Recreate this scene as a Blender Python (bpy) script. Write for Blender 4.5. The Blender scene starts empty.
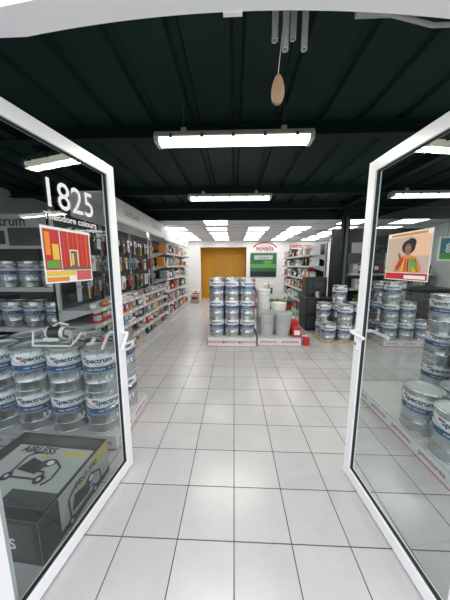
import bpy, math, random
from mathutils import Vector, Matrix
random.seed(7)
scene=bpy.context.scene
scene.view_settings.view_transform='Standard'
try: scene.view_settings.look='None'
except Exception: pass
scene.view_settings.exposure=-0.08
COL=scene.collection

# ---------------------------------------------------------------- materials
def M(name,col,rough=.5,metal=0.,es=0.,ecol=None,var=.06,scale=12.,bump=0.,spec=.5):
    m=bpy.data.materials.new(name); m.use_nodes=True
    nt=m.node_tree; b=nt.nodes['Principled BSDF']
    b.inputs['Roughness'].default_value=rough; b.inputs['Metallic'].default_value=metal
    b.inputs['Specular IOR Level'].default_value=spec
    tc=nt.nodes.new('ShaderNodeTexCoord'); n=nt.nodes.new('ShaderNodeTexNoise')
    n.inputs['Scale'].default_value=scale; n.inputs['Detail'].default_value=3
    nt.links.new(tc.outputs['Object'],n.inputs['Vector'])
    mx=nt.nodes.new('ShaderNodeMix'); mx.data_type='RGBA'
    mx.inputs['A'].default_value=[max(0,v*(1-var)) for v in col]+[1]
    mx.inputs['B'].default_value=[min(1,v*(1+var)) for v in col]+[1]
    nt.links.new(n.outputs['Fac'],mx.inputs['Factor'])
    nt.links.new(mx.outputs['Result'],b.inputs['Base Color'])
    if es>0:
        b.inputs['Emission Color'].default_value=list(ecol or col)+[1]
        b.inputs['Emission Strength'].default_value=es
    if bump>0:
        bp=nt.nodes.new('ShaderNodeBump'); bp.inputs['Strength'].default_value=bump
        nt.links.new(n.outputs['Fac'],bp.inputs['Height']); nt.links.new(bp.outputs['Normal'],b.inputs['Normal'])
    return m
white=M('white_paint',(.80,.80,.79),.35)
wallw=M('white_wall',(.80,.79,.77),.7,var=.02,scale=3)
alu=M('white_aluminium',(.84,.85,.87),.25,var=.02)
rub=M('black_rubber',(.02,.02,.02),.6)
black=M('black_laminate',(.012,.014,.016),.4)
dgrey=M('dark_grey_metal',(.045,.05,.055),.45)
grey=M('grey_plastic',(.30,.31,.32),.5)
lgrey=M('light_grey_metal',(.48,.49,.50),.35)
silver=M('tin_silver',(.50,.52,.54),.27,metal=.9,var=.15)
tin=M('tin_lid',(.55,.57,.59),.32,metal=.7)
label=M('can_label_white',(.66,.70,.74),.4)
blue=M('label_blue',(.012,.05,.17),.4)
navy=M('label_navy',(.012,.02,.065),.4)
lblue=M('label_light_blue',(.15,.32,.50),.4)
red=M('red_print',(.52,.025,.025),.45)
softred=M('faded_red_print',(.58,.10,.10),.5)
orange=M('orange_print',(.75,.25,.03),.45)
yellow=M('yellow_print',(.72,.52,.06),.45)
green=M('green_print',(.10,.34,.06),.45)
dgreen=M('dark_green_print',(.03,.12,.06),.45)
brown=M('brown_print',(.20,.10,.05),.6)
pink=M('pink_print',(.70,.28,.28),.5)
card=M('cardboard',(.45,.32,.20),.8)
wood=M('wood_oak',(.33,.20,.12),.55,scale=30,var=.2)
skin=M('printed_skin',(.25,.12,.07),.6)
steel=M('steel_tube',(.55,.55,.55),.25,metal=.9)
chimem=M('chime_aluminium',(.55,.57,.57),.4,metal=.2)
plastw=M('bucket_white',(.78,.78,.76),.4)
plastg=M('bucket_grey',(.42,.44,.44),.45)
ochre=M('ochre_wall',(.60,.30,.010),.6,scale=2)
ochred=M('ochre_door',(.46,.22,.008),.5)
ceilw=M('ceiling_tile_white',(.74,.76,.78),.8,var=.02)
deck=M('roof_deck_dark_green',(.0022,.0180,.0162),.6,scale=1.5,var=.3,spec=.2)
beamm=M('beam_dark',(.0022,.0125,.0120),.6,spec=.2)
lampm=M('tube_diffuser',(.9,.9,.82),.4,es=5,ecol=(1,1,.80))
ledm=M('led_panel_light',(.9,.9,.9),.4,es=7,ecol=(1,1,.98))
housing=M('lamp_housing',(.42,.47,.38),.5)
pave=M('pavement_concrete',(.38,.38,.37),.85,var=.15,scale=6,bump=.2)
peach=M('poster_peach',(.80,.50,.33),.5)
signblue=M('sign_blue',(.05,.22,.30),.5)
boxgrey=M('carton_print_grey',(.40,.41,.41),.5)
mutey=M('carton_print_ochre',(.50,.42,.14),.5)
prodmats=[white,red,orange,blue,black,green,yellow,lgrey,brown,white,silver,dgrey,lgrey,pink,white,lblue]
warm=[red,white,orange,lgrey,white,brown,silver,lgrey,dgrey,white,silver,black,grey,lblue,white,grey,lgrey,silver]

def glassmat(name,tint,base):
    m=bpy.data.materials.new(name); m.use_nodes=True; nt=m.node_tree; nt.nodes.clear()
    o=nt.nodes.new('ShaderNodeOutputMaterial'); t=nt.nodes.new('ShaderNodeBsdfTransparent'); g=nt.nodes.new('ShaderNodeBsdfGlossy')
    t.inputs['Color'].default_value=tint; g.inputs['Roughness'].default_value=0.0; g.inputs['Color'].default_value=(.95,1,.98,1)
    lw=nt.nodes.new('ShaderNodeLayerWeight'); lw.inputs['Blend'].default_value=.5
    p=nt.nodes.new('ShaderNodeMath'); p.operation='POWER'; p.inputs[1].default_value=4.5
    a=nt.nodes.new('ShaderNodeMath'); a.operation='MULTIPLY_ADD'; a.inputs[1].default_value=1-base; a.inputs[2].default_value=base; a.use_clamp=True
    mx=nt.nodes.new('ShaderNodeMixShader')
    nt.links.new(lw.outputs['Facing'],p.inputs[0]); nt.links.new(p.outputs[0],a.inputs[0]); nt.links.new(a.outputs[0],mx.inputs[0])
    nt.links.new(t.outputs[0],mx.inputs[1]); nt.links.new(g.outputs[0],mx.inputs[2]); nt.links.new(mx.outputs[0],o.inputs[0])
    return m
glass=glassmat('door_glass',(.70,.76,.75,1),.055)
wglass=glassmat('window_glass',(.92,.95,.94,1),.05)

def floormat():
    m=bpy.data.materials.new('floor_tiles'); m.use_nodes=True; nt=m.node_tree; b=nt.nodes['Principled BSDF']
    tc=nt.nodes.new('ShaderNodeTexCoord'); mp=nt.nodes.new('ShaderNodeMapping')
    mp.inputs['Location'].default_value=(-.01+.33*20,.215+.33*20,0)
    nt.links.new(tc.outputs['Object'],mp.inputs['Vector'])
    br=nt.nodes.new('ShaderNodeTexBrick'); br.offset=0; br.squash=1
    for k,v in (('Scale',1.),('Mortar Size',.0034),('Mortar Smooth',.2),('Brick Width',.33),('Row Height',.33),('Bias',0.)): br.inputs[k].default_value=v
    br.inputs['Color1'].default_value=(.50,.485,.495,1); br.inputs['Color2'].default_value=(.545,.53,.54,1); br.inputs['Mortar'].default_value=(.08,.075,.075,1)
    nt.links.new(mp.outputs[0],br.inputs['Vector'])
    n=nt.nodes.new('ShaderNodeTexNoise'); n.inputs['Scale'].default_value=3.; n.inputs['Detail'].default_value=8; n.inputs['Roughness'].default_value=.7
    nt.links.new(tc.outputs['Object'],n.inputs['Vector'])
    cr=nt.nodes.new('ShaderNodeValToRGB'); cr.color_ramp.elements[0].position=.3; cr.color_ramp.elements[0].color=(.90,.90,.905,1); cr.color_ramp.elements[1].position=.65; cr.color_ramp.elements[1].color=(1,1,1,1)
    nt.links.new(n.outputs['Fac'],cr.inputs['Fac'])
    mx=nt.nodes.new('ShaderNodeMix'); mx.data_type='RGBA'; mx.blend_type='MULTIPLY'; mx.inputs['Factor'].default_value=1
    nt.links.new(br.outputs['Color'],mx.inputs['A']); nt.links.new(cr.outputs['Color'],mx.inputs['B']); nt.links.new(mx.outputs['Result'],b.inputs['Base Color'])
    r=nt.nodes.new('ShaderNodeMath'); r.operation='MULTIPLY_ADD'; r.inputs[1].default_value=.4; r.inputs[2].default_value=.25
    nt.links.new(br.outputs['Fac'],r.inputs[0]); nt.links.new(r.outputs[0],b.inputs['Roughness'])
    bp=nt.nodes.new('ShaderNodeBump'); bp.inputs['Strength'].default_value=.4; bp.inputs['Distance'].default_value=.003; bp.invert=True
    nt.links.new(br.outputs['Fac'],bp.inputs['Height']); nt.links.new(bp.outputs[0],b.inputs['Normal'])
    return m
tile=floormat()

# ---------------------------------------------------------------- mesh builder
class MB:
    def __init__(s): s.v=[];s.f=[];s.m=[];s.mats=[];s.T=Matrix.Identity(4)
    def mi(s,mat):
        if mat not in s.mats: s.mats.append(mat)
        return s.mats.index(mat)
    def add(s,vs,fs,mat):
        o=len(s.v); s.v+= [tuple(s.T@Vector(p)) for p in vs]; i=s.mi(mat)
        for f in fs: s.f.append(tuple(o+k for k in f)); s.m.append(i)
    def box(s,x0,x1,y0,y1,z0,z1,mat):
        s.add([(x0,y0,z0),(x1,y0,z0),(x1,y1,z0),(x0,y1,z0),(x0,y0,z1),(x1,y0,z1),(x1,y1,z1),(x0,y1,z1)],
              [(0,3,2,1),(4,5,6,7),(0,1,5,4),(1,2,6,5),(2,3,7,6),(3,0,4,7)],mat)
    def quad(s,pts,mat): s.add(pts,[tuple(range(len(pts)))],mat)
    def lathe(s,prof,mats,c=(0,0,0),seg=28,axis='z'):
        n=len(prof)
        def tr(r,z,a):
            p=(r*math.cos(a),r*math.sin(a),z)
            if axis=='x': p=(p[2],p[0],p[1])
            if axis=='y': p=(p[1],p[2],p[0])
            return (p[0]+c[0],p[1]+c[1],p[2]+c[2])
        vs=[tr(r,z,2*math.pi*k/seg) for (r,z) in prof for k in range(seg)]
        for i in range(n-1):
            mat=mats[i] if isinstance(mats,(list,tuple)) else mats
            fs=[(k,(k+1)%seg,seg+(k+1)%seg,seg+k) for k in range(seg)]
            s.add(vs[i*seg:(i+2)*seg],fs,mat)
    def cyl(s,c,r,h,mat,seg=16,axis='z',r2=None):
        r2=r if r2 is None else r2
        s.lathe([(0.0005,0),(r,0),(r2,h),(0.0005,h)],mat,c,seg,axis)
    def tube(s,pts,r,mat,seg=8):
        pts=[Vector(p) for p in pts]; rings=[]
        for i,p in enumerate(pts):
            d=(pts[min(i+1,len(pts)-1)]-pts[max(i-1,0)]).normalized()
            a=d.orthogonal().normalized() if i==0 else (a0-d*a0.dot(d)).normalized()
            a0=a; b=d.cross(a)
            rings.append([tuple(p+a*r*math.cos(2*math.pi*k/seg)+b*r*math.sin(2*math.pi*k/seg)) for k in range(seg)])
        vs=sum(rings,[]); fs=[]
        for i in range(len(pts)-1):
            for k in range(seg): fs.append((i*seg+k,i*seg+(k+1)%seg,(i+1)*seg+(k+1)%seg,(i+1)*seg+k))
        fs.append(tuple(range(seg))[::-1]); fs.append(tuple((len(pts)-1)*seg+k for k in range(seg)))
        s.add(vs,fs,mat)
    def text(s,body,size,fn,mat,bold=0):
        vs,fs=textgeo(body,size,bold); s.add([fn(x,y) for x,y in vs],fs,mat)
    def mesh(s,name,smooth=True):
        me=bpy.data.meshes.new(name); me.from_pydata(s.v,[],s.f)
        for m in s.mats: me.materials.append(m)
        me.polygons.foreach_set('material_index',s.m)
        me.validate(); me.update()
        if smooth:
            import bmesh
            bm=bmesh.new(); bm.from_mesh(me); bmesh.ops.remove_doubles(bm,verts=bm.verts,dist=1e-5)
            bm.to_mesh(me); bm.free()
            me.polygons.foreach_set('use_smooth',[True]*len(me.polygons))
            try: me.set_sharp_from_angle(angle=math.radians(32))
            except Exception: me.polygons.foreach_set('use_smooth',[False]*len(me.polygons))
        return me
    def obj(s,name,parent=None,loc=(0,0,0),rz=0,smooth=True):
        return mk(name,s.mesh(name,smooth),parent,loc,rz)
def mk(name,me,parent=None,loc=(0,0,0),rz=0):
    o=bpy.data.objects.new(name,me); COL.objects.link(o); o.location=loc; o.rotation_euler=(0,0,rz)
    if parent: o.parent=parent
    return o
def empty(name,loc=(0,0,0),rz=0):
    o=bpy.data.objects.new(name,None); o.empty_display_size=.1; COL.objects.link(o); o.location=loc; o.rotation_euler=(0,0,rz); return o
_tc={}
def textgeo(body,size,bold=0):
    if (body,size,bold) in _tc: return _tc[(body,size,bold)]
    cu=bpy.data.curves.new('t','FONT'); cu.body=body; cu.size=size; cu.align_x='CENTER'; cu.align_y='CENTER'; cu.resolution_u=3; cu.offset=bold
    ob=bpy.data.objects.new('t',cu); COL.objects.link(ob); bpy.context.view_layer.update()
    dg=bpy.context.evaluated_depsgraph_get(); me=bpy.data.meshes.new_from_object(ob.evaluated_get(dg))
    r=([(v.co.x,v.co.y) for v in me.vertices],[tuple(p.vertices) for p in me.polygons])
    bpy.data.objects.remove(ob); bpy.data.meshes.remove(me); bpy.data.curves.remove(cu)
    _tc[(body,size,bold)]=r; return r

# ---------------------------------------------------------------- room shell
XL,XR,YF,YB=-3.9,5.3,.75,10.4
b=MB(); b.box(XL,XR,YF-.05,YB+.15,-.1,0,tile); b.box(-1.6,.65,YB+.15,YB+.9,-.1,0,tile); b.obj('floor',smooth=False)
b=MB(); b.box(-9,9,-8,YF-.05,-.12,-.012,pave); b.obj('ground',smooth=False)
b=MB(); b.box(XL-.15,XL,YF,YB,0,3.0,wallw); b.obj('wall_left',smooth=False)
b=MB(); b.box(XR,XR+.15,YF,YB,0,3.0,wallw); b.obj('wall_right',smooth=False)
OX0,OX1,OZ=-1.5,.55,2.36
b=MB(); b.box(XL,OX0,YB,YB+.15,0,3,wallw); b.box(OX1,XR,YB,YB+.15,0,3,wallw); b.box(OX0,OX1,YB,YB+.15,OZ,3,wallw)
b.obj('wall_back',smooth=False)
b=MB(); b.box(OX0,OX1,YB+.78,YB+.88,0,OZ,ochre); b.obj('wall_alcove_back',smooth=False)
b=MB(); b.box(OX0-.05,OX0,YB+.15,YB+.8,0,OZ,ochre); b.obj('wall_alcove_left',smooth=False)  # left side wall of the ochre alcove, not a trim piece
b=MB(); b.box(OX1,OX1+.05,YB+.15,YB+.8,0,OZ,ochre); b.obj('wall_alcove_right',smooth=False)  # right side wall of the same alcove
b=MB(); b.box(OX0,OX1,YB+.15,YB+.8,OZ,OZ+.05,ochre); b.obj('wall_alcove_top',smooth=False)  # top panel closing the alcove between its side walls
b=MB()
for x0 in (-.95,-.02):
    x1=min(x0+.9,OX1-.04)
    b.box(x0,x1,YB+.71,YB+.75,0,2.1,ochre); b.box(x0+.05,x1-.05,YB+.70,YB+.71,.1,2.0,ochred)
    b.cyl((x0+.8 if x0<-.5 else x0+.1,YB+.66,1.05),.025,.04,steel,axis='y')
b.obj('door_3')

# dark roof deck (front)
b=MB(); YD=5.65; z0,z1=2.86,2.89; x=XL; pitch=.36
prof=[]
while x<XR:
    prof+=[(x,z0),(x+.27,z0),(x+.29,z1),(x+.34,z1)]; x+=pitch
prof.append((XR,z0))
for i in range(len(prof)-1):
    (xa,za),(xb,zb)=prof[i],prof[i+1]
    b.quad([(xa,YF-.3,za),(xb,YF-.3,zb),(xb,YD,zb),(xa,YD,za)],deck)
b.box(XL,XR,YF-.3,YD,2.95,3.0,deck)
b.obj('ceiling',smooth=False)
b=MB()
for y in (2.35,4.1,5.1):
    b.box(XL,XR,y-.05,y+.05,2.845,2.86,beamm); b.box(XL,XR,y-.006,y+.006,2.76,2.845,beamm); b.box(XL,XR,y-.05,y+.05,2.745,2.76,beamm)
for xx in (-2.1,2.3): b.box(xx-.05,xx+.05,YF,YD,2.76,2.86,beamm)
b.obj('ceiling_beam',smooth=False)
ZC=2.64
b=MB(); b.box(XL,XR,YD,YB,ZC,ZC+.04,ceilw); b.box(XL,XR,YD-.04,YD,ZC-.02,2.95,beamm)
x=XL
while x<XR:
    b.box(x,x+.02,YD,YB,ZC-.006,ZC,lgrey); x+=.6
y=YD
while y<YB:
    b.box(XL,XR,y,y+.02,ZC-.006,ZC,lgrey); y+=.6
b.obj('suspended_ceiling',smooth=False)
b=MB()
for (cx,cy) in [(-.45,5.95)]+[(a,c) for a in (-2.9,-1.7,-.5,.7,1.85,3.1,4.3) for c in (6.95,7.9,8.85,9.8)]+[(2.9,5.95),(4.2,5.95),(-2.8,5.95)]:
    b.box(cx-.3,cx+.3,cy-.3,cy+.3,ZC-.02,ZC-.006,white); b.box(cx-.28,cx+.28,cy-.28,cy+.28,ZC-.024,ZC-.019,ledm)
b.obj('ceiling_light_panels',smooth=False)

# facade
b=MB()
for sx in (-1,1):
    b.box(*(sorted((sx*.975,sx*1.04))),YF-.05,YF+.05,0,2.45,alu)
b.obj('trim_1',smooth=False)
b=MB(); N=40
def zl(x): return 2.292-.042*min(1.,(abs(x)/.62)**2)
xs=[-1.03+2.06*i/N for i in range(N+1)]
for i in range(N):
    a,c=xs[i],xs[i+1]; za,zb=zl(a),zl(c)
    b.quad([(a,YF-.06,za),(c,YF-.06,zb),(c,YF+.02,zb),(a,YF+.02,za)],alu)
    b.quad([(a,YF-.06,za),(a,YF-.06,2.45),(c,YF-.06,2.45),(c,YF-.06,zb)],alu)
    b.quad([(a,YF+.02,za),(c,YF+.02,zb),(c,YF+.02,2.45),(a,YF+.02,2.45)],alu)
b.quad([(-1.03,YF-.06,2.45),(1.03,YF-.06,2.45),(1.03,YF+.02,2.45),(-1.03,YF+.02,2.45)],alu)
b.obj('trim_2')
for k,(xa,xb) in enumerate(((XL,-1.04),(1.04,XR))):
    b=MB(); n=2 if k==0 else 3; w=(xb-xa)/n
    b.box(xa,xb,YF-.04,YF+.04,0,.1,alu); b.box(xa,xb,YF-.04,YF+.04,2.3,2.4,alu); b.box(xa,xb,YF-.04,YF+.04,2.4,3.0,beamm)
    for i in range(n+1):
        c=min(max(xa+i*w,xa+.03),xb-.03); b.box(c-.03,c+.03,YF-.04,YF+.04,.1,2.3,alu)
    b.quad([(xa,YF,.1),(xb,YF,.1),(xb,YF,2.3),(xa,YF,2.3)],wglass)
    b.obj('window_%d'%(k+1),smooth=False)
b=MB(); b.box(-1.03,1.03,YF-.04,YF+.02,2.45,3.0,beamm); b.obj('wall_front',smooth=False)
b=MB(); b.box(.36,.66,YF+.03,YF+.08,2.315,2.36,grey); b.box(.38,.64,YF+.08,YF+.09,2.325,2.35,white); b.tube([(.42,YF+.06,2.315),(.6,YF+.09,2.30),(.8,YF+.06,2.275)],.006,grey)
b.box(-.035,.02,YF+.02,YF+.032,2.290,2.298,white)
b.obj('door_closer')

# ---------------------------------------------------------------- doors
def door(name,hx,hy,ang,L,side):
    e=empty(name,(hx,hy,0),ang)
    W=.066; T=.021; H0,H1=.012,2.215
    b=MB()
    def bar(x0,x1,z0,z1): 
        b.box(x0,x1,-T,T,z0,z1,alu)
    bar(0,W,H0,H1); bar(L-W,L,H0,H1); bar(W,L-W,H1-W,H1); bar(W,L-W,H0,H0+W*1.15)
    g=.004
    for (x0,x1,z0,z1) in ((W,W+g,H0+W,H1-W),(L-W-g,L-W,H0+W,H1-W),(W,L-W,H1-W-g,H1-W),(W,L-W,H0+W*1.15,H0+W*1.15+g)):
        b.box(x0,x1,-T*.5,T*.5,z0,z1,rub)
    for x0,x1 in ((-.004,0),(L,L+.003)): b.box(x0,x1,-T*.3,T*.3,H0,H1,grey)
    for z in (.3,1.1,1.95): b.cyl((-.012,-side*T,z),.012,.1,alu,12)
    o=b.obj('leaf_frame',e,smooth=False)
    m=o.modifiers.new('bev','BEVEL'); m.width=.002; m.segments=1; m.limit_method='ANGLE'
    b=MB(); b.quad([(W-.01,0,H0+W),(L-W+.01,0,H0+W),(L-W+.01,0,H1-W+.01),(W-.01,0,H1-W+.01)],glass); b.obj('glass_pane',e,smooth=False)
    b=MB()
    for s in (-1,1):
        xx=L-W/2
        b.box(xx-.018,xx+.018,min(s*T,s*(T+.01)),max(s*T,s*(T+.01)),1.0,1.22,alu)
        pts=[(xx,s*(T+.005),1.13),(xx,s*(T+.05),1.13),(xx-.02,s*(T+.058),1.13),(xx-.15,s*(T+.058),1.125)] if side<0 else [(xx,s*(T+.005),1.10),(xx,s*(T+.045),1.10),(xx-.02,s*(T+.052),1.09),(xx-.09,s*(T+.052),1.0)]
        b.tube(pts,.011,white,10)
        b.cyl((xx,s*T if s>0 else -T-.014,1.04),.011,.014,steel,12,'y')
    b.obj('lever_handle',e)
    return e
tl=math.radians(8.3); tr_=math.radians(4.3)
LL=.93
tipL=(-.818,1.60); tipR=(.876,1.605)
dl=door('glass_door',tipL[0]-LL*math.sin(tl),tipL[1]-LL*math.cos(tl)+.0,math.pi/2-tl,LL,1)
LR=.86
dr=door('glass_door',tipR[0]+LR*math.sin(tr_),tipR[1]-LR*math.cos(tr_),math.pi/2+tr_,LR,-1)
dL=LL-.86
def onL(x,z,off=.004): return (x+dL,-off,z)
def onR(x,z,off=.004): return (x,off,z)
b=MB(); 
b.text('1825',.190,lambda x,y:(.505+dL+x*.88,-.006,1.915+y),white,.001); b.text('Theodore colours',.046,lambda x,y:(.510+dL+x,-.006,1.812+y),white,.0008)
b.obj('window_lettering',dl,smooth=False)
def patches(b,fn,x0,x1,z0,z1,lst,off=.004):
    for (u0,u1,v0,v1,mat,d) in lst:
        X=lambda u:x0+(x1-x0)*u; Z=lambda v:z0+(z1-z0)*v
        b.quad([fn(X(u0),Z(v0),off+d),fn(X(u1),Z(v0),off+d),fn(X(u1),Z(v1),off+d),fn(X(u0),Z(v1),off+d)],mat)
def ell(b,fn,cx,cz,rx,rz,mat,off,n=20,rot=0):
    pts=[]
    for k in range(n):
        a=2*math.pi*k/n; x=rx*math.cos(a); z=rz*math.sin(a)
        pts.append(fn(cx+x*math.cos(rot)-z*math.sin(rot),cz+x*math.sin(rot)+z*math.cos(rot),off))
    b.quad(pts,mat)
b=MB()
L0=[(0,1,0,1,white,0),(.03,.32,.24,.95,red,.001),(.05,.14,.50,.9,orange,.002),(.17,.29,.42,.7,yellow,.002),(.05,.29,.27,.40,green,.002),
 (.34,.97,.24,.95,red,.001),(.03,.60,.13,.22,yellow,.001),(.03,.45,.03,.11,orange,.001),(.62,.97,.03,.22,softred,.001)]
for i in range(6): L0.append((.38+.1*i,.395+.1*i,.30,.95,orange if i%2 else softred,.002))
L0+=[(.50,.68,.30,.62,white,.003),(.52,.66,.30,.60,brown,.0035),(.53,.58,.33,.55,yellow,.004),(.34,.97,.24,.30,brown,.004)]
patches(b,onL,.315,.615,1.49,1.765,L0)
b.obj('poster',dl,smooth=False)
b=MB()
patches(b,onR,.37,.65,1.50,1.75,[(0,1,0,1,white,0),(.02,.98,.17,.90,M('poster_warm_grey',(.55,.42,.34),.5),.001),(.02,.40,.5,.9,peach,.0015),(.02,.98,.02,.15,red,.001),(.05,.5,.04,.11,white,.002),(.1,.9,.92,.97,orange,.001)])
cx=.50
ell(b,onR,cx,1.672,.042,.036,black,.006); ell(b,onR,cx-.015,1.69,.03,.025,black,.0062)
ell(b,onR,cx,1.662,.021,.027,skin,.007); b.quad([onR(cx-.009,1.645,.0068),onR(cx+.009,1.645,.0068),onR(cx+.012,1.61,.0068),onR(cx-.012,1.61,.0068)],skin)
shirt=[(-.05,1.618),(-.015,1.63),(.015,1.63),(.05,1.618),(.078,1.575),(.085,1.545),(-.085,1.545),(-.078,1.575)]
b.quad([onR(cx+x,z,.0072) for x,z in shirt][::-1],orange)
for i,(mt) in enumerate((red,yellow,green,blue,red,yellow,lblue,green)):
    x=-.07+.02*i; b.quad([onR(cx+x-.004,1.547,.0076),onR(cx+x+.005,1.547,.0076),onR(cx+x*.7+.004,1.612,.0076),onR(cx+x*.7-.004,1.612,.0076)],mt)
ell(b,onR,cx-.045,1.585,.012,.04,green,.008,rot=-.6); ell(b,onR,cx+.045,1.585,.012,.04,red,.008,rot=.6); ell(b,onR,cx+.05,1.625,.007,.022,skin,.0085,rot=-.5)
ell(b,onR,cx-.008,1.667,.0028,.0018,white,.0078,8); ell(b,onR,cx+.008,1.667,.0028,.0018,white,.0078,8); ell(b,onR,cx,1.651,.006,.0018,red,.0078,8)
b.obj('poster',dr,smooth=False)

# ---------------------------------------------------------------- paint cans
def canmesh(h=.375,r=.147):
    b=MB()
    pr=[(.0005,.006),(r-.008,.006),(r-.004,0),(r+.002,0),(r+.002,.008),(r-.001,.012),(r-.001,.085),(r+.002,.090),(r-.001,.095),(r-.001,.178),(r,.180),(r,.192),(r,.240),(r,.326),(r-.001,.328),(r-.001,h-.016),(r+.004,h-.012),(r+.004,h-.002),(r,h),(r-.006,h),(r-.008,h-.012),(r-.022,h-.012),(r-.026,h-.003),(r-.034,h-.003),(r-.036,h-.010),(.0005,h-.010)]
    mats=[silver]*9+[silver,lblue,blue,label,silver,silver,silver,silver,silver,silver,tin,tin,tin,tin,tin,tin]
    b.lathe(pr,mats,seg=36)
    R=r+.0012
    for k in range(3):
        a0=-math.pi/2+k*2*math.pi/3
        f=lambda x,y,z,rr=R:(rr*math.cos(a0+x/r),rr*math.sin(a0+x/r),z+y)
        b.text('Spectrum',.058,lambda x,y:f(x,y,.290),navy,.0018)
        b.text('mat velours',.030,lambda x,y:f(x-.02,y,.215),label,.0004)
        b.text('peinture',.018,lambda x,y:f(x+.01,y,.253),blue)
        ring=[f(-.125+.014*math.cos(t*math.pi/8),.014*math.sin(t*math.pi/8),.306) for t in range(16)]
        b.quad(ring,red)
        b.quad([f(.08,-.008,.215),f(.13,-.008,.215),f(.13,.010,.215),f(.08,.010,.215)],orange)
        b.quad([f(.05,-.02,.13),f(.11,-.02,.13),f(.11,.02,.13),f(.05,.02,.13)],label)
    for s in (-1,1): b.cyl((s*(r+.004) if s>0 else -(r+.010),0,h-.06),.012,.006,silver,10,'x')
    pts=[]
    for k in range(13):
        t=math.pi*k/12; pts.append(((r+.008)*math.cos(t),-(r+.006)*math.sin(t)-.001,h-.06-.085*math.sin(t)))
    b.tube(pts,.0022,steel,6)
    return b.mesh('paint_can_mesh')
CAN=canmesh(); CH=.375
def pallet(b,x0,x1,y0,y1,h,words='peintures'):
    b.box(x0+.01,x1-.01,y0+.01,y1-.01,.0,h-.012,card)
    b.box(x0,x1,y0,y1,h-.012,h,lgrey)
    for za,zb,mt in [(.0,.012,softred),(.012,h-.012,label)]:
        b.box(x0,x1,y0,y0+.01,za,zb,mt); b.box(x0,x1,y1-.01,y1,za,zb,mt); b.box(x0,x0+.01,y0+.01,y1-.01,za,zb,mt); b.box(x1-.01,x1,y0+.01,y1-.01,za,zb,mt)
    s=h*.5
    n=max(1,int((x1-x0)/.30))
    for i in range(n):
        c=x0+(x1-x0)*(i+.5)/n
        b.text(words,s,lambda x,y:(c+x,y0-.002,h*.55+y),softred,.001)
    n=max(1,int((y1-y0)/.30))
    for i in range(n):
        c=y0+(y1-y0)*(i+.5)/n
        b.text(words,s,lambda x,y:(x1+.002,c+x,h*.55+y),softred,.001); b.text(words,s,lambda x,y:(x0-.002,c-x,h*.55+y),softred,.001)
def stack(name,cells,base,pal):
    e=empty(name,(0,0,0))
    if pal:
        b=MB(); pallet(b,*pal,base); b.obj('pallet_skirt',e,smooth=False)
    i=0
    for (x,y,n) in cells:
        face=math.atan2(y,x)-math.pi/2
        for k in range(n):
            i+=1; o=mk('can_%d'%i,CAN,e,(x,y,base+k*CH),face+random.uniform(-.35,.35))
    return e
stack('paint_can_display',[(-.32+.30*i-.01,4.48+.30*j,3) for i in range(3) for j in range(3)],.19,(-.50,.44,4.31,5.27))
stack('paint_can_display',[(-1.17-.315*i,1.90+.315*j,2) for i in range(4) for j in range(2)],.13,(-2.3,-1.0,1.73,2.42))
stack('paint_can_display',[(1.70,1.64,1),(1.70,1.97,1),(2.02,1.64,1),(2.02,1.97,1),(2.36,2.60,3),(2.68,2.60,3),(2.38,2.26,2),(2.70,2.26,3),(2.70,1.92,3),(2.70,1.6,2)],.13,(1.53,2.9,1.46,2.78))
stack('paint_can_display',[(1.98,4.75,1),(2.30,4.75,2),(2.62,4.75,2),(1.98,5.06,2),(2.30,5.06,3),(2.62,5.06,2)],.02,None)
stack('paint_can_display',[(3.1,4.6,3),(3.42,4.6,2),(3.1,4.92,3),(3.42,4.92,3),(3.74,4.6,1)],.12,(2.93,3.92,4.43,5.09))
b=MB(); b.box(1.80,2.80,4.58,5.23,0,.02,card); b.obj('floor_mat',smooth=False)

# ---------------------------------------------------------------- buckets
def bucketgeo(b,c,h,r,mat):
    x,y,z=c
    pr=[(.0005,.0),(r*.84,.0),(r*.98,h*.86),(r*1.04,h*.86),(r*1.04,h*.90),(r*1.0,h*.90),(r*1.0,h*.96),(r*1.05,h*.96),(r*1.05,h),(r*.95,h),(r*.93,h-.012),(.0005,h-.012)]
    b.lathe(pr,mat,(x,y,z),28)
    pts=[(x+r*1.05*math.cos(t*math.pi/10),y-r*1.06*math.sin(t*math.pi/10),z+h*.86-.09*math.sin(t*math.pi/10)) for t in range(11)]
    b.tube(pts,.003,steel,6)
e=empty('bucket_display')
b=MB(); pallet(b,.48,1.32,4.38,5.2,.17); b.obj('pallet_skirt',e,smooth=False)
b=MB()
for (x,y,n,h,r,mt) in ((.64,4.98,3,.30,.155,plastw),(.98,5.0,1,.60,.16,plastw),(.67,4.58,1,.42,.15,plastg),(1.0,4.60,1,.46,.17,plastg)):
    for k in range(n): bucketgeo(b,(x,y,.17+k*h),h,r,mt)
b.obj('buckets',e)
b=MB()
b.box(1.17,1.32,4.42,4.58,.17,.36,red); b.box(1.19,1.30,4.41,4.42,.22,.31,white); b.box(1.17,1.32,4.64,4.80,.17,.46,red); b.box(1.17,1.32,4.86,5.02,.17,.60,green); b.box(1.19,1.30,4.85,4.86,.3,.5,white)
b.obj('cartons',e,smooth=False)
b=MB(); b.box(1.40,1.50,4.42,4.72,0,.16,red); b.box(1.395,1.505,4.52,4.62,0,.162,white); b.obj('red_carton',smooth=False)

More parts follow.
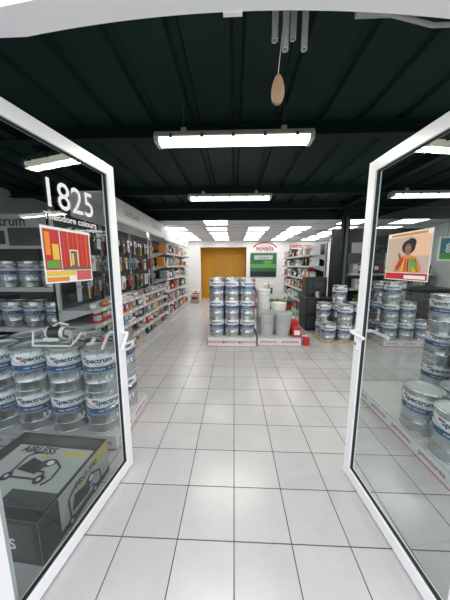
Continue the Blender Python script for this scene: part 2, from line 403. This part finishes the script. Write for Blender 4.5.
# ---------------------------------------------------------------- shelving
def product(b,x,y0,z,w,d,h,mat,pool):
    t=random.random()
    if t<.5:
        b.box(x,x+w,y0-d,y0,z,z+h,mat)
        m2=random.choice(pool); b.box(x+w*.12,x+w*.88,y0,y0+.002,z+h*.45,z+h*.85,m2)
    else:
        r=w*.46; m2=random.choice(pool)
        b.lathe([(.0005,0),(r,0),(r,h*.25),(r,h*.75),(r,h*.95),(r*.85,h*.96),(r*.8,h),(.0005,h)],[mat,mat,m2,mat,lgrey,lgrey,lgrey],(x+w/2,y0-r-.005,z),12)
def hung(b,x,y0,z,w,h,mat):
    b.box(x,x+w,y0-.012,y0-.008,z-h,z,random.choice([white,mat,mat,black]))
    m2=random.choice(warm)
    if random.random()<.5:
        b.box(x+w*.2,x+w*.8,y0-.008,y0+.02,z-h*.45,z-h*.12,m2); b.box(x+w*.42,x+w*.58,y0-.008,y0+.01,z-h*.95,z-h*.45,random.choice([brown,red,yellow,black]))
    else:
        b.cyl((x+w*.1,y0+.01,z-h*.3),w*.16,w*.8,m2,10,'x'); b.tube([(x+w*.9,y0+.01,z-h*.3),(x+w*.95,y0+.01,z-h*.5),(x+w*.5,y0+.01,z-h*.6),(x+w*.5,y0+.01,z-h*.9)],w*.05,steel,5)
def gondola(name,L,D,H,shelves,hung_z,loc,rz,header=True,bay=1.0,fill=prodmats,seed=1,HH=.3,HL=None,pool=None):
    random.seed(seed); pool=pool or prodmats
    e=empty(name,loc,rz); HL=HL or L
    b=MB()
    b.box(0,L,0,.03,.1,H,dgrey); b.box(0,L,0,D,0,.12,lgrey); b.box(0,L,D,D+.005,.0,.12,lgrey)
    n=int(round(L/bay))
    for i in range(n+1):
        x=min(max(i*L/n,.02),L-.02); b.box(x-.02,x+.02,.0,.06,0,H,lgrey)
    for z in shelves:
        b.box(.0,L,.03,D-.01,z-.025,z,lgrey); b.box(0,L,D-.01,D+.005,z-.04,z+.012,lgrey)
        x=.1
        while x<L-.1:
            b.box(x,x+.07,D+.005,D+.007,z-.032,z+.006,random.choice([white,yellow,white,white])); x+=random.uniform(.13,.3)
        for i in range(n+1):
            x=min(max(i*L/n,.01),L-.01); b.add([(x-.004,.06,z-.15),(x+.004,.06,z-.15),(x-.004,.06,z-.02),(x+.004,.06,z-.02),(x-.004,D-.02,z-.02),(x+.004,D-.02,z-.02)],[(0,2,4),(1,5,3),(0,4,5,1),(0,1,3,2)],lgrey)
    if header:
        b.box(0,HL,.0,.04,H,H+HH,white); b.box(0,HL,D-.03,D,H,H+HH,white); b.box(0,HL,.04,D-.03,H+HH-.02,H+HH,white)
        x=.6
        while x<HL-.3:
            b.text('OUTILLAGE',.11,lambda xx,yy:(x-xx,D+.003,H+HH*.5+yy),grey,.002); b.box(x-.55,x+.55,D,D+.002,H+.01,H+.02,green); x+=1.3
    b.obj('frame',e,smooth=False)
    b=MB()
    zs=sorted(shelves)
    for i,z in enumerate(zs):
        top=zs[i+1]-.06 if i+1<len(zs) else ((min(hung_z)-.3) if hung_z else H-.05)
        x=.04
        while x<L-.2:
            w=random.uniform(.07,.16); h=min(top-z,random.uniform(.14,.30)); mat=random.choice(fill); rep=random.choice([1,2,2,3])
            for k in range(rep):
                if x+w<L-.04: product(b,x,D-random.uniform(.03,.10),z+.001,w,.2,max(h,.06),mat,pool)
                x+=w+.006
    for z in hung_z:
        x=.05
        while x<L-.15:
            w=random.uniform(.07,.12); mat=random.choice(fill); rep=random.choice([2,3,4])
            for k in range(rep):
                if x+w<L-.03:
                    yy=random.uniform(.16,.26)
                    b.box(x+w/2-.003,x+w/2+.003,.03,yy+.03,z-.004,z+.004,steel)
                    hung(b,x,yy,z,w,random.uniform(.2,.28),mat)
                x+=w+.012
    b.obj('products',e)
    return e
gondola('shelving_unit',3.2,.50,2.24,[.14,.36,.58,.80,1.0],[1.38,1.72,2.05],(-2.27,6.0,0),-math.pi/2,fill=warm,seed=3,HH=.34,HL=2.75,pool=warm)
gondola('shelving_unit',3.1,.45,2.24,[.14,.5,.85,1.2,1.55,1.9],[],(-2.27,9.3,0),-math.pi/2,fill=warm+[red,orange],seed=5,HH=.3,pool=warm)
random.seed(11)
e=empty('can_rack',(-2.42,3.55,0),math.pi)
b=MB(); L=1.42
for x in (0,L-.04): b.box(x,x+.04,0,.04,0,2.3,dgrey); b.box(x,x+.04,.41,.45,0,2.3,dgrey)
for z in (.1,.68,1.26): b.box(0,L,0,.45,z-.03,z,lgrey); b.box(0,L,.45,.46,z-.05,z+.01,lgrey)
b.box(0,L,-.02,0,0,2.3,black); b.box(0,L,.42,.44,1.80,2.26,lgrey)
b.box(.05,.65,.44,.443,1.84,2.08,dgrey); b.text('Spectrum',.19,lambda x,y:(.75-x,.445,2.16+y),black,.003); b.box(.7,1.35,.44,.443,1.86,2.04,black); b.text('mat velours',.1,lambda x,y:(1.02-x,.445,1.95+y),white)
b.obj('frame',e,smooth=False)
k=0
for z in (.1,.68,1.26):
    for i in range(4):
        k+=1; mk('can_%d'%k,CAN,e,(.2+.33*i,.27,z),random.uniform(-.3,.3)+math.pi)
gondola('shelving_unit',3.4,.45,2.15,[.14,.5,.85,1.2,1.55,1.85],[],(2.45,6.25,0),math.pi/2,header=False,fill=[white,white,lgrey,red,grey,lblue,black,black,silver],seed=8)
gondola('shelving_unit',2.2,.4,1.9,[.14,.55,.95,1.35],[],(5.25,6.6,0),math.pi,header=False,fill=[black,dgrey,white,green,grey],seed=9)

b=MB(); b.box(2.40,2.54,5.32,5.46,0,2.76,beamm); b.box(2.36,2.58,5.28,5.50,0,.02,dgrey); b.box(2.44,2.50,5.29,5.32,.02,2.6,dgrey); b.obj('steel_column',smooth=False)
b=MB(); b.box(3.5,4.9,5.3,5.85,.08,1.02,black); b.box(3.46,4.94,5.26,5.89,1.02,1.06,dgrey); b.box(3.55,4.85,5.34,5.8,0,.08,grey)
for i in range(3): b.box(3.53+i*.46,3.96+i*.46,5.285,5.30,.12,.98,dgrey)
b.box(3.7,4.15,5.5,5.55,1.16,1.45,black); b.box(3.9,3.95,5.52,5.56,1.06,1.2,black); b.box(3.82,4.03,5.45,5.62,1.06,1.07,black)
b.obj('service_counter',smooth=False)
b=MB(); b.box(1.74,2.30,5.52,6.08,0,.78,black); b.box(1.72,2.32,5.50,6.1,.78,.81,dgrey); b.box(1.78,2.28,5.72,6.06,.81,1.28,black)
b.box(1.84,2.22,5.70,5.72,.88,1.16,dgrey); b.box(1.92,2.14,5.62,5.72,1.02,1.12,dgrey); b.cyl((2.03,5.62,.81),.075,.14,silver,20)
b.box(1.77,2.27,5.50,5.52,.06,.38,dgrey); b.box(1.77,2.27,5.50,5.52,.42,.74,dgrey)
b.obj('tinting_machine',smooth=False)
b=MB(); b.box(2.75,5.25,6.75,6.83,0,2.58,black); b.box(3.3,3.9,6.73,6.75,1.6,2.2,grey); b.box(4.1,4.6,6.73,6.75,1.5,2.0,dgrey); b.obj('partition',smooth=False)
b=MB(); b.box(3.95,4.85,4.7,4.73,1.66,2.12,white); b.box(3.98,4.82,4.695,4.7,1.69,2.09,signblue); b.box(3.98,4.82,4.693,4.695,1.69,1.80,green); b.text('go pro',.24,lambda x,y:(4.40+x,4.690,1.95+y),white,.004)
b.tube([(4.1,4.715,2.12),(4.1,4.715,2.86)],.004,steel,6); b.tube([(4.7,4.715,2.12),(4.7,4.715,2.86)],.004,steel,6)
b.obj('hanging_sign',smooth=False)

def arc(b,cx,cz,r0,r1,a0,a1,y,mat,n=16,sq=.6):
    for k in range(n):
        t0=a0+(a1-a0)*k/n; t1=a0+(a1-a0)*(k+1)/n
        b.quad([(cx+r0*math.cos(t0),y,cz+sq*r0*math.sin(t0)),(cx+r1*math.cos(t0),y,cz+sq*r1*math.sin(t0)),(cx+r1*math.cos(t1),y,cz+sq*r1*math.sin(t1)),(cx+r0*math.cos(t1),y,cz+sq*r0*math.sin(t1))],mat)
b=MB(); b.box(.80,1.9,YB-.04,YB,2.16,2.58,white); b.text('novalia',.28,lambda x,y:(1.35+x,YB-.045,2.30+y),red,.008); arc(b,1.35,2.24,.48,.56,.3,2.8,YB-.045,red); b.obj('wall_sign',smooth=False)
b=MB(); b.box(2.3,3.5,YB-.04,YB,2.18,2.56,white); b.text('peintures',.25,lambda x,y:(2.9+x,YB-.045,2.40+y),red,.006); b.box(2.4,3.4,YB-.045,YB-.04,2.22,2.27,dgrey); b.obj('wall_sign',smooth=False)
b=MB(); b.box(.72,1.88,YB-.03,YB,1.05,2.10,dgreen); b.box(.74,1.86,YB-.032,YB-.03,1.45,1.62,green); b.box(.9,1.7,YB-.034,YB-.032,1.82,2.0,lgrey); b.text('nature',.18,lambda x,y:(1.3+x,YB-.036,1.91+y),dgreen); ell(b,lambda x,z,o:(x,YB-.033-o,z),1.5,1.7,.2,.08,green,.002); b.box(.74,1.86,YB-.032,YB-.03,1.07,1.3,black)
b.obj('wall_poster',smooth=False)
random.seed(21)
b=MB()
for (x,y,w,h,m) in ((-1.62,9.9,.35,.5,white),(-1.62,9.5,.3,.35,card),(.9,9.7,.5,.4,card),(1.45,9.8,.4,.8,white),(1.0,8.6,.45,.5,red),(1.5,8.5,.35,.35,green),(.75,9.0,.3,.9,white),(1.6,7.2,.35,.5,dgreen),(1.25,6.3,.4,.3,softred)):
    b.box(x-w/2,x+w/2,y-w/2,y+w/2,0,h,m); b.box(x-.03,x+.03,y-w/2-.002,y+w/2+.002,.02,h+.002,card); b.box(x-w*.4,x+w*.4,y-w/2-.004,y-w/2,h*.5,h*.8,random.choice([red,blue,white]))
b.obj('carton_group',smooth=False)

# ---------------------------------------------------------------- fluorescent fixtures
def fixture(x,y,z,L=1.25):
    e=empty('fluorescent_light',(x,y,z))
    b=MB(); h=L/2
    sec=[(-.05,.035),(-.07,.0),(-.07,-.010),(.07,-.010),(.07,0),(.05,.035)]
    vs=[(-h,a,c) for a,c in sec]+[(h,a,c) for a,c in sec]; n=len(sec)
    b.add(vs,[(k,(k+1)%n,n+(k+1)%n,n+k) for k in range(n)]+[tuple(range(n))[::-1],tuple(range(n,2*n))],housing)
    for s in (-.4,.4): b.box(s-.02,s+.02,-.015,.015,.035,.08,housing)
    b.obj('housing',e,smooth=False)
    b=MB(); h=L/2-.035
    sec=[(-.062,-.011),(-.056,-.035),(-.028,-.048),(.028,-.048),(.056,-.035),(.062,-.011)]
    vs=[(-h,a,c) for a,c in sec]+[(h,a,c) for a,c in sec]
    b.add(vs,[(k,(k+1)%n,n+(k+1)%n,n+k) for k in range(n)]+[tuple(range(n))[::-1],tuple(range(n,2*n))],lampm)
    b.obj('diffuser',e,smooth=False)
    b=MB()
    for s in (-1,1): b.box(min(s*h,s*(h+.035)),max(s*h,s*(h+.035)),-.064,.064,-.042,.0,housing)
    for q in range(5):
        xx=-h+.1+q*(2*h-.2)/4; b.box(xx-.012,xx+.012,-.073,-.068,-.022,.008,steel)
    for s in (-.4,.4): b.tube([(s,0,.05),(s,0,2.86-z)],.004,steel,6)
    b.obj('end_caps',e,smooth=False)
    l=bpy.data.lights.new('lamp_light','AREA'); l.shape='RECTANGLE'; l.size=1.2; l.size_y=.1; l.energy=22; l.color=(1,.98,.88)
    o=bpy.data.objects.new('lamp_light',l); COL.objects.link(o); o.parent=e; o.location=(0,0,-.06)
fixture(-.01,2.02,2.585)
fixture(-.07,3.68,2.60)
fixture(2.9,1.98,2.60); fixture(2.9,3.64,2.60)

# ---------------------------------------------------------------- wind chime
b=MB(); cx,cy=.19,.95
b.lathe([(.0005,0),(.06,0),(.062,.006),(.06,.012),(.0005,.012)],wood,(cx,cy,2.66),20)
b.tube([(cx,cy,2.67),(cx,cy,2.86)],.0015,steel,5)
for (dx,dy,zb,L) in ((-.050,0,2.365,.24),(-.016,-.02,2.320,.29),(.018,.02,2.385,.23),(.054,0,2.335,.28)):
    b.lathe([(.008,0),(.011,0),(.011,L),(.008,L),(.008,0)],chimem,(cx+dx,cy+dy,zb),14)
    b.tube([(cx+dx,cy+dy,zb+L-.01),(cx+dx*.9,cy+dy,2.66)],.001,white,4)
px=.156
b.tube([(cx,cy,2.66),(px,cy,2.27),(px,cy,2.255)],.0014,white,5)
N=24; vs=[]
for s in (-.006,.006):
    for k in range(N):
        a=2*math.pi*k/N; w=.023*(1-.18*math.sin(a)); vs.append((px+w*math.cos(a),cy+s,2.21+.048*math.sin(a)))
fs=[tuple(range(N)),tuple(range(N,2*N))[::-1]]+[(k,N+k,N+(k+1)%N,(k+1)%N) for k in range(N)]
b.add(vs,fs,wood)
b.obj('wind_chime')

# ---------------------------------------------------------------- left foreground carton (lying flat, printed)
w,d,h=.345,.29,.27
e=empty('sprayer_carton',(-1.325,1.27,0),math.radians(-4))
b=MB()
b.box(-w,w,-d,d,0,h,card)
def fF(x,z,off=0): return (x,-d-.001-off,z)
def fR(x,z,off=0): return (w+.001+off,x,z)
def fT(x,z,off=0): return (x,z,h+.001+off)
patches(b,fF,-w,w,0,h,[(0,1,0,1,black,0),(.05,.95,.12,.9,dgrey,.001),(.05,.4,.7,.9,mutey,.002)],0)
patches(b,fR,-d,d,0,h,[(0,1,0,1,boxgrey,0),(0,1,0,.16,black,.001),(.0,.22,.16,1,black,.001),(.72,1,.70,1,mutey,.001)],0)
patches(b,fT,-w,w,-d,d,[(0,1,0,1,black,0),(.14,.97,.10,.80,boxgrey,.001),(.14,.97,.84,.96,dgrey,.001),(.70,.95,.68,.76,mutey,.002),(.55,.97,.10,.26,dgrey,.002)],0)
b.text('AIRLESS',.075,lambda x,y:(-.06+x,y+.135,h+.005),black,.002)
b.text('PRO 390',.06,lambda x,y:(w+.004,x*.9+.06,.21+y),black,.001)
b.text('AIRLESS',.09,lambda x,y:(.05+x,-d-.004,.12+y),label,.002)
for fn,sc,cx,cz in ((fT,1.05,.03,-.23),(fR,1.0,.02,-.12)):
    z=lambda v: cz+v*sc
    X=lambda v: cx+v*sc
    b.quad([fn(X(-.10),z(.20),.003),fn(X(.04),z(.18),.003),fn(X(.07),z(.25),.003),fn(X(-.07),z(.29),.003)],black)
    ell(b,fn,X(.06),z(.26),.05*sc,.032*sc,dgrey,.004,rot=.3); ell(b,fn,X(.0),z(.30),.028*sc,.014*sc,mutey,.005)
    ell(b,fn,X(.075),z(.262),.022*sc,.018*sc,label,.005)
    for q in (-.11,.10): ell(b,fn,X(q),z(.15),.030*sc,.030*sc,black,.005); ell(b,fn,X(q),z(.15),.012*sc,.012*sc,lgrey,.006)
    for pp in ([(-.11,.15),(-.12,.30),(-.06,.34)],[(.10,.15),(.09,.2),(-.02,.20)],[(-.11,.15),(.10,.15)],[(.10,.28),(.16,.24),(.17,.16),(.14,.12)]):
        for (a1,c1),(a2,c2) in zip(pp[:-1],pp[1:]):
            dx,dz=a2-a1,c2-c1; l=math.hypot(dx,dz); nx,nz=-dz/l*.006,dx/l*.006
            b.quad([fn(X(a1-nx),z(c1-nz),.004),fn(X(a2-nx),z(c2-nz),.004),fn(X(a2+nx),z(c2+nz),.004),fn(X(a1+nx),z(c1+nz),.004)],black)
b.obj('box',e,smooth=False)
e=empty('sprayer_carton',(-2.0,1.25,0),math.radians(4)); b=MB(); b.box(-.22,.22,-.2,.2,0,.36,black); b.box(-.03,.03,-.202,.202,0,.362,mutey); b.box(-.18,-.06,-.204,-.2,.1,.3,white); b.obj('box',e,smooth=False)

# airless sprayer unit on top of the cans
zt=.13+2*CH
e=empty('paint_sprayer',(-1.42,1.95,zt))
b=MB()
b.tube([(-.32,-.10,.008),(.02,-.10,.008),(.06,-.08,.06),(.06,-.02,.10)],.009,white); b.tube([(-.32,.08,.008),(.02,.08,.008),(.06,.05,.06),(.06,-.02,.10)],.009,white)
b.tube([(-.32,-.10,.008),(-.34,-.06,.12),(-.34,.04,.12),(-.32,.08,.008)],.009,white)
b.lathe([(.0005,0),(.05,0),(.055,.02),(.055,.13),(.045,.16),(.0005,.16)],[white,white,black,white,black],(-.25,0,.10),20,'x')
b.box(-.27,-.13,-.05,.05,.03,.06,white); b.cyl((-.09,0,.10),.03,.06,lgrey,16,'x'); b.box(-.05,-.01,-.03,.03,.02,.13,steel)
b.tube([(-.03,0,.06),(-.01,-.05,.02),(.02,-.10,.012)],.012,steel)
b.tube([(-.20,0,.155),(-.14,0,.19),(-.06,0,.17)],.009,white)
b.obj('pump',e)
b=MB()
b.tube([(.14,-.06,.012),(.20,-.08,.03),(.23,-.09,.085)],.014,white); b.tube([(.13,-.04,.09),(.23,-.09,.092),(.33,-.14,.09)],.012,steel); b.cyl((.32,-.14,.09),.018,.03,red,12,'x'); b.tube([(.16,-.02,.085),(.17,-.05,.04),(.15,-.06,.012)],.004,steel)
b.tube([(.14,-.06,.012),(.05,.10,.009),(.25,.16,.009),(.30,.05,.009),(.12,.02,.009),(-.10,.05,.02)],.008,black)
b.obj('spray_gun',e)

# ---------------------------------------------------------------- world + light
w=bpy.data.worlds.new('overcast_sky'); scene.world=w; w.use_nodes=True; nt=w.node_tree
bg=nt.nodes['Background']; bg.inputs['Color'].default_value=(.94,.95,1,1); bg.inputs['Strength'].default_value=2.4

# ---------------------------------------------------------------- camera
cd=bpy.data.cameras.new('camera'); cam=bpy.data.objects.new('camera',cd); COL.objects.link(cam)
cd.sensor_fit='AUTO'; cd.sensor_width=36; cd.lens=36*230/600; cd.clip_start=.02
cam.location=(0,0,1.58); cam.rotation_euler=(math.radians(90-8.65),0,math.radians(2.2))
scene.camera=cam
